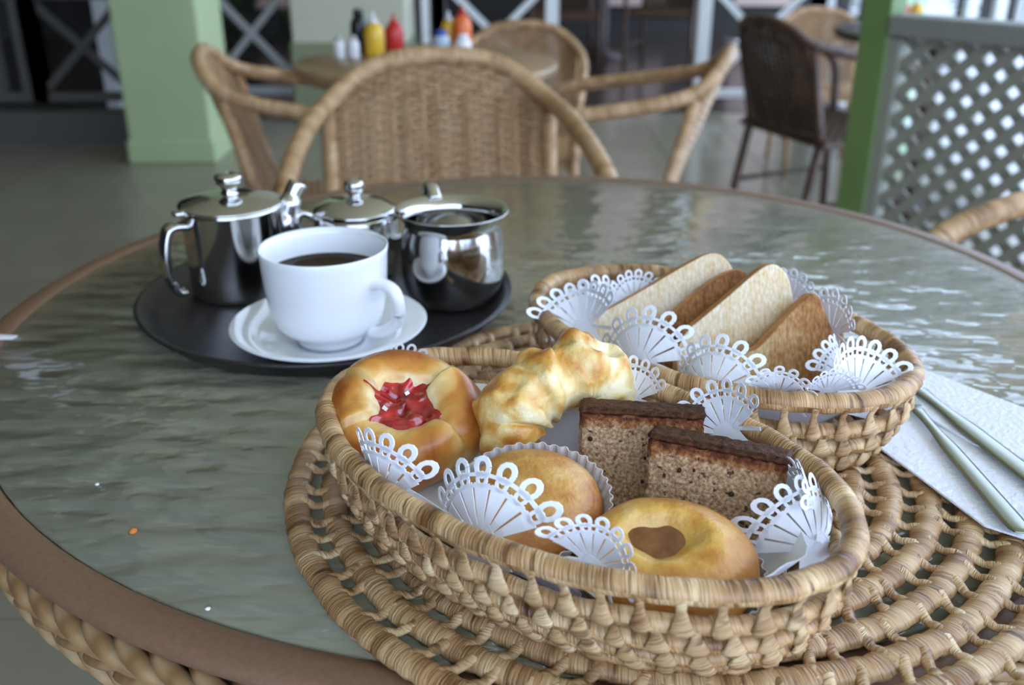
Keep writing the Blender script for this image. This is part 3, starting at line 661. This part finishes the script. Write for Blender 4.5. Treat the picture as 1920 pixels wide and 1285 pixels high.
# cake slices
def cake(label, TL, TR, ztop, h, th, lean):
    a = Vector((*TL, ztop)); b2 = Vector((*TR, ztop)); ex = (b2 - a); w = ex.length; ang = math.atan2(ex.y, ex.x)
    t = thing('cake_slice', label, 'cake', ((a.x + b2.x) / 2, (a.y + b2.y) / 2, ZT + ztop - h), ang); t.rotation_euler = (math.radians(lean), 0, ang)
    def slab(z0, z1, grow, nx, ny, nz, jag, seed):
        bm = bmesh.new(); bmesh.ops.create_grid(bm, x_segments=1, y_segments=1, size=.5); bm.free()
        mb = MB(); vs = {}; V = []; F = []
        def vid(i, j, k):
            if (i, j, k) not in vs:
                x = -w / 2 + w * i / nx; y = th * j / ny; z = z0 + (z1 - z0) * k / nz
                # rounded edges of the loaf, narrowing slightly at the bottom
                x *= 1 - .06 * (1 - z / h); d = .0009 * fbm((x + seed, y, z), 260, 3)
                p = Vector((x, y, z)); e = Vector((0, 0, 0))
                if i in (0, nx): e.x += (1 if i else -1)
                if j in (0, ny): e.y += (1 if j else -1)
                if k in (0, nz): e.z += (1 if k else -1)
                if e.length > 1.1: p -= e * .0012
                p += e * (d * jag + grow)
                vs[(i, j, k)] = len(V); V.append(p)
            return vs[(i, j, k)]
        for i in range(nx):
            for j in range(ny):
                F.append((vid(i, j, 0), vid(i, j + 1, 0), vid(i + 1, j + 1, 0), vid(i + 1, j, 0))); F.append((vid(i, j, nz), vid(i + 1, j, nz), vid(i + 1, j + 1, nz), vid(i, j + 1, nz)))
        for i in range(nx):
            for k in range(nz):
                F.append((vid(i, 0, k), vid(i + 1, 0, k), vid(i + 1, 0, k + 1), vid(i, 0, k + 1))); F.append((vid(i, ny, k), vid(i, ny, k + 1), vid(i + 1, ny, k + 1), vid(i + 1, ny, k)))
        for j in range(ny):
            for k in range(nz):
                F.append((vid(0, j, k), vid(0, j, k + 1), vid(0, j + 1, k + 1), vid(0, j + 1, k))); F.append((vid(nx, j, k), vid(nx, j + 1, k), vid(nx, j + 1, k + 1), vid(nx, j, k + 1)))
        mb.add(V, F); return mb
    cr_ = slab(0, h - .0022, 0, 48, 14, 44, 1.3, 0).build('crumb', 'cake_crumb', t); attr(cr_, lambda c, n: max(0, (c.z - (h - .0125)) / .0125) * .75 + max(0, (abs(c.x) - w * .40) / (w * .1)) * .18)
    slab(h - .0032, h, .0004, 70, 20, 4, .7, 5).build('top_crust', 'cake_crust', t)
    rnd = random.Random(int(w * 1e5))
    for k in range(7):
        x = rnd.uniform(-.42, .42) * w; z = rnd.uniform(.25, .8) * h; s = rnd.uniform(.0008, .0018)
        q = MB(); q.lathe([(0, -.0004), (s, -.0002), (s * .8, .0006), (0, .0008)], 9); q.build('air_hole', 'cake_hole', t, (x, -.0006, z), (math.radians(90), 0, rnd.uniform(0, 3)))
    return t
cake('dark topped brown cake slice standing between croissant and front slice', (.036, .474), (.104, .465), .082, .058, .019, -10)
cake('speckled brown cake slice nearest the right end of front basket', (.0665, .4425), (.1330, .4145), .083, .062, .019, -12)
# buns
def bun(name, label, loc, rx, ry, rz, mat, tilt, pit=None, cup=True, low=False):
    t = thing(name, label, 'bun', (loc[0], loc[1], ZT + loc[2])); t.rotation_euler = (math.radians(tilt), 0, math.radians(-12))
    mb = MB(); n1, n2 = 64, 32; vs = []
    for j in range(n2 + 1):
        ph = PI * j / n2
        for i in range(n1):
            th = 2 * PI * i / n1; s = math.sin(ph); zz = math.cos(ph)
            sq = s ** .85; x, y = rx * sq * math.cos(th), ry * sq * math.sin(th); z = rz * (zz if zz > 0 else zz * .9)
            d = 1 + .025 * fbm((x, y, z), 45, 3)
            if pit:
                dd = math.hypot((x - pit[0]) / pit[2], (y - pit[1]) / pit[3]) * (1 + .35 * noise.noise(Vector((x * 90, y * 90, 5))))
                if zz > 0: z -= pit[4] * math.exp(-dd ** 3) - pit[4] * .05 * math.exp(-((dd - 1.5) / .5) ** 2)
            vs.append((x * d, y * d, z * d))
    fs = [(j * n1 + i, j * n1 + (i + 1) % n1, (j + 1) * n1 + (i + 1) % n1, (j + 1) * n1 + i) for j in range(n2) for i in range(n1)]
    mb.add(vs, fs); o = sub(mb.build('bread', mat, t)); attr(o, lambda c, n: .26 * (1 - max(0, n.z)) - .03 - (.22 * max(0, fbm((c.x, c.y, c.z), 75, 3)) if not pit else 0) + (-.12 if pit and math.hypot((c.x - pit[0]) / pit[2], (c.y - pit[1]) / pit[3]) < 1.3 and n.z > 0 else 0))
    if cup:
        mb = MB(); n = 160; vs = []
        for q, z in ((.62, -rz * .95), (1.045, rz * (-.35 if low else .18)), (1.07 if low else 1.085, rz * (-.12 if low else .40))):
            for i in range(n):
                th = 2 * PI * i / n; pl = 1 + (.022 if i % 4 < 2 else -.012) * (q > .7); vs.append((rx * q * pl * math.cos(th), ry * q * pl * math.sin(th), z + (.0006 if i % 8 < 4 else 0)))
        mb.add(vs, [(j * n + i, j * n + (i + 1) % n, (j + 1) * n + (i + 1) % n, (j + 1) * n + i) for j in range(2) for i in range(n)], None, False)
        o = mb.build('paper_cup', 'baking_paper', t); sm = o.modifiers.new('thickness', 'SOLIDIFY'); sm.thickness = .0005
    return t
bun('sugared_bun', 'plain sugared bun in pleated paper cup at front of basket', (.010, .4255, .053), .0375, .035, .024, 'bun_crust', 16)
b2o = bun('caramel_muffin', 'golden muffin with caramel filled dimple at basket front', (.0735, .3855, .048), .0435, .0345, .026, 'muffin_crust', 16, (-.003, .000, .0165, .0125, .0125), low=True)
mb = MB(); vs = [(-.003, .000, .0172)]; n = 40
for i in range(1, 6):
    for k in range(n):
        th = 2 * PI * k / n; r = .0185 * i / 5 * (1 + .1 * noise.noise(Vector((math.cos(th) * 2, math.sin(th) * 2, 0)))); x, y = -.003 + r * math.cos(th) * 1.1, .000 + r * math.sin(th) * .9
        vs.append((x, y, .0172 + .0012 * noise.noise(Vector((x * 160, y * 160, 0)))))
mb.add(vs, [(0, 1 + k, 1 + (k + 1) % n) for k in range(n)] + [(1 + (i - 1) * n + k, 1 + i * n + k, 1 + i * n + (k + 1) % n, 1 + (i - 1) * n + (k + 1) % n) for i in range(1, 5) for k in range(n)])
mb.build('caramel_filling', 'caramel', b2o)
# toast
psi, tl = math.radians(8), math.radians(18)
tn = Vector((math.sin(psi) * math.cos(tl), -math.cos(psi) * math.cos(tl), math.sin(tl))); tr = Vector((math.cos(psi), math.sin(psi), 0)); tu = tn.cross(tr)
def toast(label, p0, poly, bake, th=.0115):
    t = thing('toast_slice', label, 'toast', (p0[0], p0[1], ZT + p0[2])); 
    t.rotation_euler = Matrix((tr, -tn, tu)).transposed().to_euler()
    # refine and round the outline
    P = [Vector(p) for p in poly]
    for _ in range(2):
        Q = []
        for i in range(len(P)): a, b2 = P[i], P[(i + 1) % len(P)]; Q += [a * .78 + b2 * .22, a * .22 + b2 * .78]
        P = Q
    cx = sum((p for p in P), Vector((0, 0))) / len(P)
    n = len(P); rings2 = [1, .985, .955, .8, .6, .4, .2]
    V = []; F = []
    for side in (0, 1):
        for q in rings2:
            for p in P:
                x = cx + (p - cx) * q; dz = .0006 if q == 1 else 0
                V.append((x.x, (dz if side == 0 else th - dz) + .0004 * fbm((x.x, x.y, side), 160, 2), x.y))
        V.append((cx.x, 0 if side == 0 else th, cx.y))
    st = len(rings2) * n + 1
    for side in (0, 1):
        b0 = side * st
        for j in range(len(rings2) - 1):
            for i in range(n): F.append((b0 + j * n + i, b0 + j * n + (i + 1) % n, b0 + (j + 1) * n + (i + 1) % n, b0 + (j + 1) * n + i))
        j = len(rings2) - 1
        for i in range(n): F.append((b0 + j * n + i, b0 + j * n + (i + 1) % n, b0 + st - 1))
    mb = MB(); mb.add(V, F, None, True); o = mb.build('crumb', 'toast_crumb', t); attr(o, bake)
    mb = MB(); W2 = []; G = []
    prof = [(.998, .0008), (1.008, .0022), (1.012, th / 2), (1.008, th - .0022), (.998, th - .0008)]
    for q, y in prof:
        for p in P: x = cx + (p - cx) * q; W2.append((x.x, y, x.y))
    for j in range(len(prof) - 1):
        for i in range(n): G.append((j * n + i, j * n + (i + 1) % n, (j + 1) * n + (i + 1) % n, (j + 1) * n + i))
    mb.add(W2, G); mb.build('crust', 'toast_crust', t)
    return t
toast('dark browned toast slice at front right of the toast basket', (.17, .588, .02), [(-.050, .008), (-.050, .036), (-.0207, .0435), (-.004, .045), (.0055, .0545), (.0225, .072), (.0345, .0815), (.040, .0795), (.0432, .0702), (.0543, .0443), (.0607, .0257), (.058, .004)], lambda c, n: .28 + 5.0 * (c.x - .005) * (1 if c.x < .04 else .8) - (.0 if c.z > .01 else 0))
toast('pale toast slice with browned lower half, third from left', (.16, .610, .02), [(-.046, .012), (-.0454, .0465), (-.0146, .0686), (.0163, .0927), (.0259, .0945), (.0346, .0865), (.0385, .0678), (.040, .010)], lambda c, n: .02 + 8 * max(0, .060 - c.z + c.x * .45))
toast('evenly browned toast slice between the two pale slices', (.13, .632, .02), [(-.030, .012), (-.030, .042), (-.0187, .0493), (.0132, .0742), (.033, .083), (.041, .0805), (.0435, .070), (.043, .010)], lambda c, n: .46)
toast('pale toast slice farthest left in the toast basket', (.10, .650, .02), [(-.044, .016), (-.0487, .0409), (-.0127, .0576), (.0317, .0806), (.048, .088), (.057, .0865), (.0655, .0771), (.0675, .066), (.060, .012)], lambda c, n: .03 + 5 * max(0, .030 - c.z + c.x * .5))
# little foil portion packs under the toast
def pack(label, loc, rz, mat):
    t = thing('portion_pack', label, 'packet', (loc[0], loc[1], ZT + loc[2]), rz)
    bevel(MB().prism([(-.016, -.011), (.016, -.011), (.016, .011), (-.016, .011)], lambda a, b2, s: (a * (.85 if s == 0 else 1), b2 * (.85 if s == 0 else 1), .0 if s == 0 else .009)).build('tub', 'white_plastic', t), .002)
    MB().box((0, 0, .0098), (.036, .026, .0012)).build('foil_lid', mat, t)
pack('red lidded portion pack showing through the rear doily', (.086, .606, .034), .5, 'foil_red')
pack('yellow wrapped portion pack under the front toast', (.132, .562, .036), -.6, 'foil_yellow')

# ------------------------------------------------------------------ tray, cup, pots
tray = thing('serving_tray', 'round dark brown plastic tray under the coffee things', 'tray', (-.165, .831, ZT))
MB().lathe([(0, .0), (.142, 0), (.152, .006), (.1625, .017), (.165, .0185), (.1655, .0205), (.163, .0215), (.160, .020), (.149, .009), (.141, .004), (0, .004)], 96).build('tray_body', 'tray_plastic', tray)
CX, CY = -.149, .742
sc_ = thing('saucer', 'white porcelain saucer under the coffee cup', 'saucer', (CX, CY, ZT + .004))
MB().lathe([(0, .002), (.026, .002), (.026, 0), (.029, 0), (.030, .003), (.055, .010), (.0785, .0205), (.0795, .022), (.0785, .0226), (.055, .0135), (.032, .0062), (.028, .0058), (.027, .0048), (0, .0048)], 80).build('dish', 'porcelain', sc_)
cup = thing('coffee_cup', 'white porcelain cup of black coffee on the saucer', 'cup', (CX, CY, ZT + .0094))
MB().lathe([(0, 0), (.024, 0), (.0265, 0), (.0275, .003), (.0290, .0075), (.0375, .0125), (.0435, .019), (.0465, .030), (.0488, .050), (.0503, .075), (.0510, .0795), (.0505, .0805), (.0492, .0802), (.0478, .075), (.0460, .050), (.043, .025), (.036, .012), (0, .009)], 80).build('bowl', 'porcelain', cup)
MB().lathe([(0, .0585), (.0462, .0585), (.0466, .0590)], 64).build('coffee', 'coffee', cup)
ha = math.radians(-30); hp = []
for r, z in [(.046, .060), (.055, .0625), (.066, .0595), (.0715, .049), (.0700, .036), (.061, .026), (.052, .021), (.044, .020)]: hp.append((r * math.cos(ha), r * math.sin(ha), z - .004))
MB().tube(smooth_path(hp, 5), .0062, 10, flat=.75).build('handle', 'porcelain', cup)
# teapot
tp = thing('teapot', 'polished steel teapot with lid knob at left of tray', 'teapot', (-.2545, .868, ZT + .004))
MB().lathe([(0, 0), (.040, 0), (.0425, .002), (.0435, .006), (.0440, .02), (.0455, .078), (.0462, .081), (.0465, .084), (.0445, .0845), (.043, .08), (.042, .006), (0, .004)], 64).build('body', 'steel', tp)
ld = MB().lathe([(.0462, .0840), (.0470, .0850), (.0462, .0862), (.042, .0875), (.028, .0915), (.012, .0935), (0, .094)], 64).build('lid', 'steel', tp)
MB().lathe([(.0085, .0925), (.0065, .097), (.0075, .1005), (.0115, .104), (.0125, .1075), (.0115, .1105), (.007, .112), (0, .1122)], 32).build('knob', 'steel', ld)
ang = math.radians(222)
def pol(r, z, a): return (r * math.cos(a), r * math.sin(a), z)
MB().tube(smooth_path([pol(.044, .072, ang), pol(.058, .0735, ang), pol(.064, .068, ang), pol(.068, .050, ang), pol(.066, .026, ang), pol(.060, .014, ang), pol(.054, .013, ang)], 5), .0082, 8, flat=.5).build('handle', 'steel', tp)
MB().tube([pol(.044, .0835, ang), pol(.055, .085, ang)], [.007, .004], 8, flat=.5).build('hinge', 'steel', tp)
a2 = math.radians(38)
MB().tube(smooth_path([pol(.040, .050, a2), pol(.052, .062, a2), pol(.060, .080, a2), pol(.068, .0925, a2)], 5), [.015] * 5 + [.012] * 5 + [.009] * 5 + [.0085], 12).build('spout', 'steel', tp)
# sugar bowl
sb = thing('sugar_bowl', 'lidded steel sugar bowl behind the coffee cup', 'bowl', (-.150, .915, ZT + .004))
MB().lathe([(0, 0), (.030, 0), (.034, .003), (.0395, .02), (.0415, .04), (.0400, .058), (.0385, .064), (.0375, .064), (.038, .055), (0, .05)], 56).build('body', 'steel', sb)
ld = MB().lathe([(.0400, .0645), (.0405, .0655), (.038, .068), (.025, .0745), (.010, .077), (0, .0772)], 56).build('lid', 'steel', sb)
MB().lathe([(.006, .0765), (.005, .080), (.0085, .0835), (.0098, .0885), (.0085, .0930), (.004, .0945), (0, .0947)], 28).build('knob', 'steel', ld)
for s, an in ((1, -20), (1, 200)):
    an = math.radians(an); MB().tube(smooth_path([pol(.038, .060, an), pol(.050, .066, an), pol(.056, .058, an), pol(.050, .044, an), pol(.041, .040, an)], 5), .0032, 8).build('handle', 'steel', sb)
# milk jug
jg = thing('milk_jug', 'open steel milk jug with flared rim on right of tray', 'jug', (-.0535, .848, ZT + .004))
MB().lathe([(0, 0), (.036, 0), (.040, .003), (.0445, .014), (.0466, .030), (.0464, .050), (.0450, .062), (.0430, .069), (.0425, .073), (.0455, .078), (.0505, .0838), (.0512, .0848), (.0500, .0852), (.0445, .0795), (.0412, .075), (.0415, .069), (.0435, .060), (.045, .045), (.0445, .03), (.040, .008), (0, .004)], 72).build('body', 'steel', jg)
ah = math.radians(112)
MB().tube(smooth_path([pol(.046, .082, ah), pol(.058, .091, ah), pol(.068, .088, ah), pol(.072, .068, ah), pol(.066, .040, ah), pol(.044, .026, ah)], 5), .0065, 8, flat=.5).build('handle', 'steel', jg)

# ------------------------------------------------------------------ napkin and cutlery
nk = thing('paper_napkin', 'folded white paper napkin under the cutlery', 'napkin', (.29, .58, ZT + .0118))
for k, (sh, z) in enumerate(((0, 0), (.012, .0018))):
    q = [(.3055 - sh * .3, .6790 - sh * .2), (.395, .560), (.330, .425), (.268, .470), (.236, .566)] if k == 0 else [(.3055, .6790), (.395, .560), (.372, .500), (.300, .560), (.272, .625)]
    m_ = MB(); m_.prism([(x - .29, y - .58) for x, y in q], lambda a, b2, s: (a, b2, z + .0016 * s)); bevel(m_.build('fold', 'napkin_paper', nk), .0006)
def cutlery(name, label, a, b2, w0, w1, zz, blade=False):
    a = Vector((*a, ZT + zz)); b2 = Vector((*b2, ZT + zz)); d = b2 - a; t = thing(name, label, 'cutlery', a, math.atan2(d.y, d.x)); L_ = d.length
    n = 14; V = []; F = []
    for i in range(n + 1):
        s = i / n; w = (w0 + (w1 - w0) * s) * (1 - .35 * math.sin(PI * min(1, s / .35)) * (s < .35)) / 2; w *= (1 if s < .95 else .75); x = L_ * s; c = .0014
        V += [(x, -w, 0), (x, -w * .6, c), (x, w * .6, c), (x, w, 0), (x, 0, -.0006)]
    for i in range(n):
        for k in range(5): F.append((i * 5 + k, i * 5 + (k + 1) % 5, (i + 1) * 5 + (k + 1) % 5, (i + 1) * 5 + k))
    F += [(0, 1, 2, 3, 4), tuple(n * 5 + k for k in (4, 3, 2, 1, 0))]
    mb = MB(); mb.add(V, F); sub(mb.build('handle', 'cutlery_steel', t))
    m2 = MB(); m2.prism([(-.0, -w0 * .38), (.0, w0 * .38), (-.03, w0 * .55), (-.075, w0 * .5), (-.085, w0 * .1), (-.08, -w0 * .45), (-.03, -w0 * .55)], lambda x, y, s: (x, y, .0002 + .0012 * s)); m2.build('head', 'cutlery_steel', t)
cutlery('table_knife', 'broad steel knife lying higher on the napkin', (.2905, .640), (.325, .470), .0180, .0225, .0170, True)
cutlery('dessert_knife', 'slim steel handle lying across the napkin edge', (.2790, .608), (.2830, .455), .0135, .0190, .0170)
# crumbs on the glass
for x, y, s, m_, lab in ((-.2214, .4824, .0026, 'crumb_orange', 'tiny orange crumb on the glass left of placemat'), (-.158, .413, .0016, 'scrap_white', 'tiny white crumb on the glass near the placemat edge'), (-.262, .5336, .0014, 'scrap_white', 'tiny white crumb on the glass near the left rim')):
    q = MB(); q.lathe([(0, 0), (s * .9, .0002), (s, s * .4), (s * .5, s * .8), (0, s * .9)], 7); o = tag(q.build('crumb', m_, None, (x, y, ZT)), lab, 'crumb')
    for v in o.data.vertices: v.co *= 1 + .3 * noise.noise(v.co * 900)
o = MB().prism([(-.008, -.004), (.010, -.003), (.012, .003), (-.006, .005)], lambda a, b2, s: (a, b2, .0006 + .0012 * s)).build('paper_scrap', 'scrap_white', None, (-.431, .764, ZT)); tag(o, 'small white paper scrap at far left table rim', 'paper')
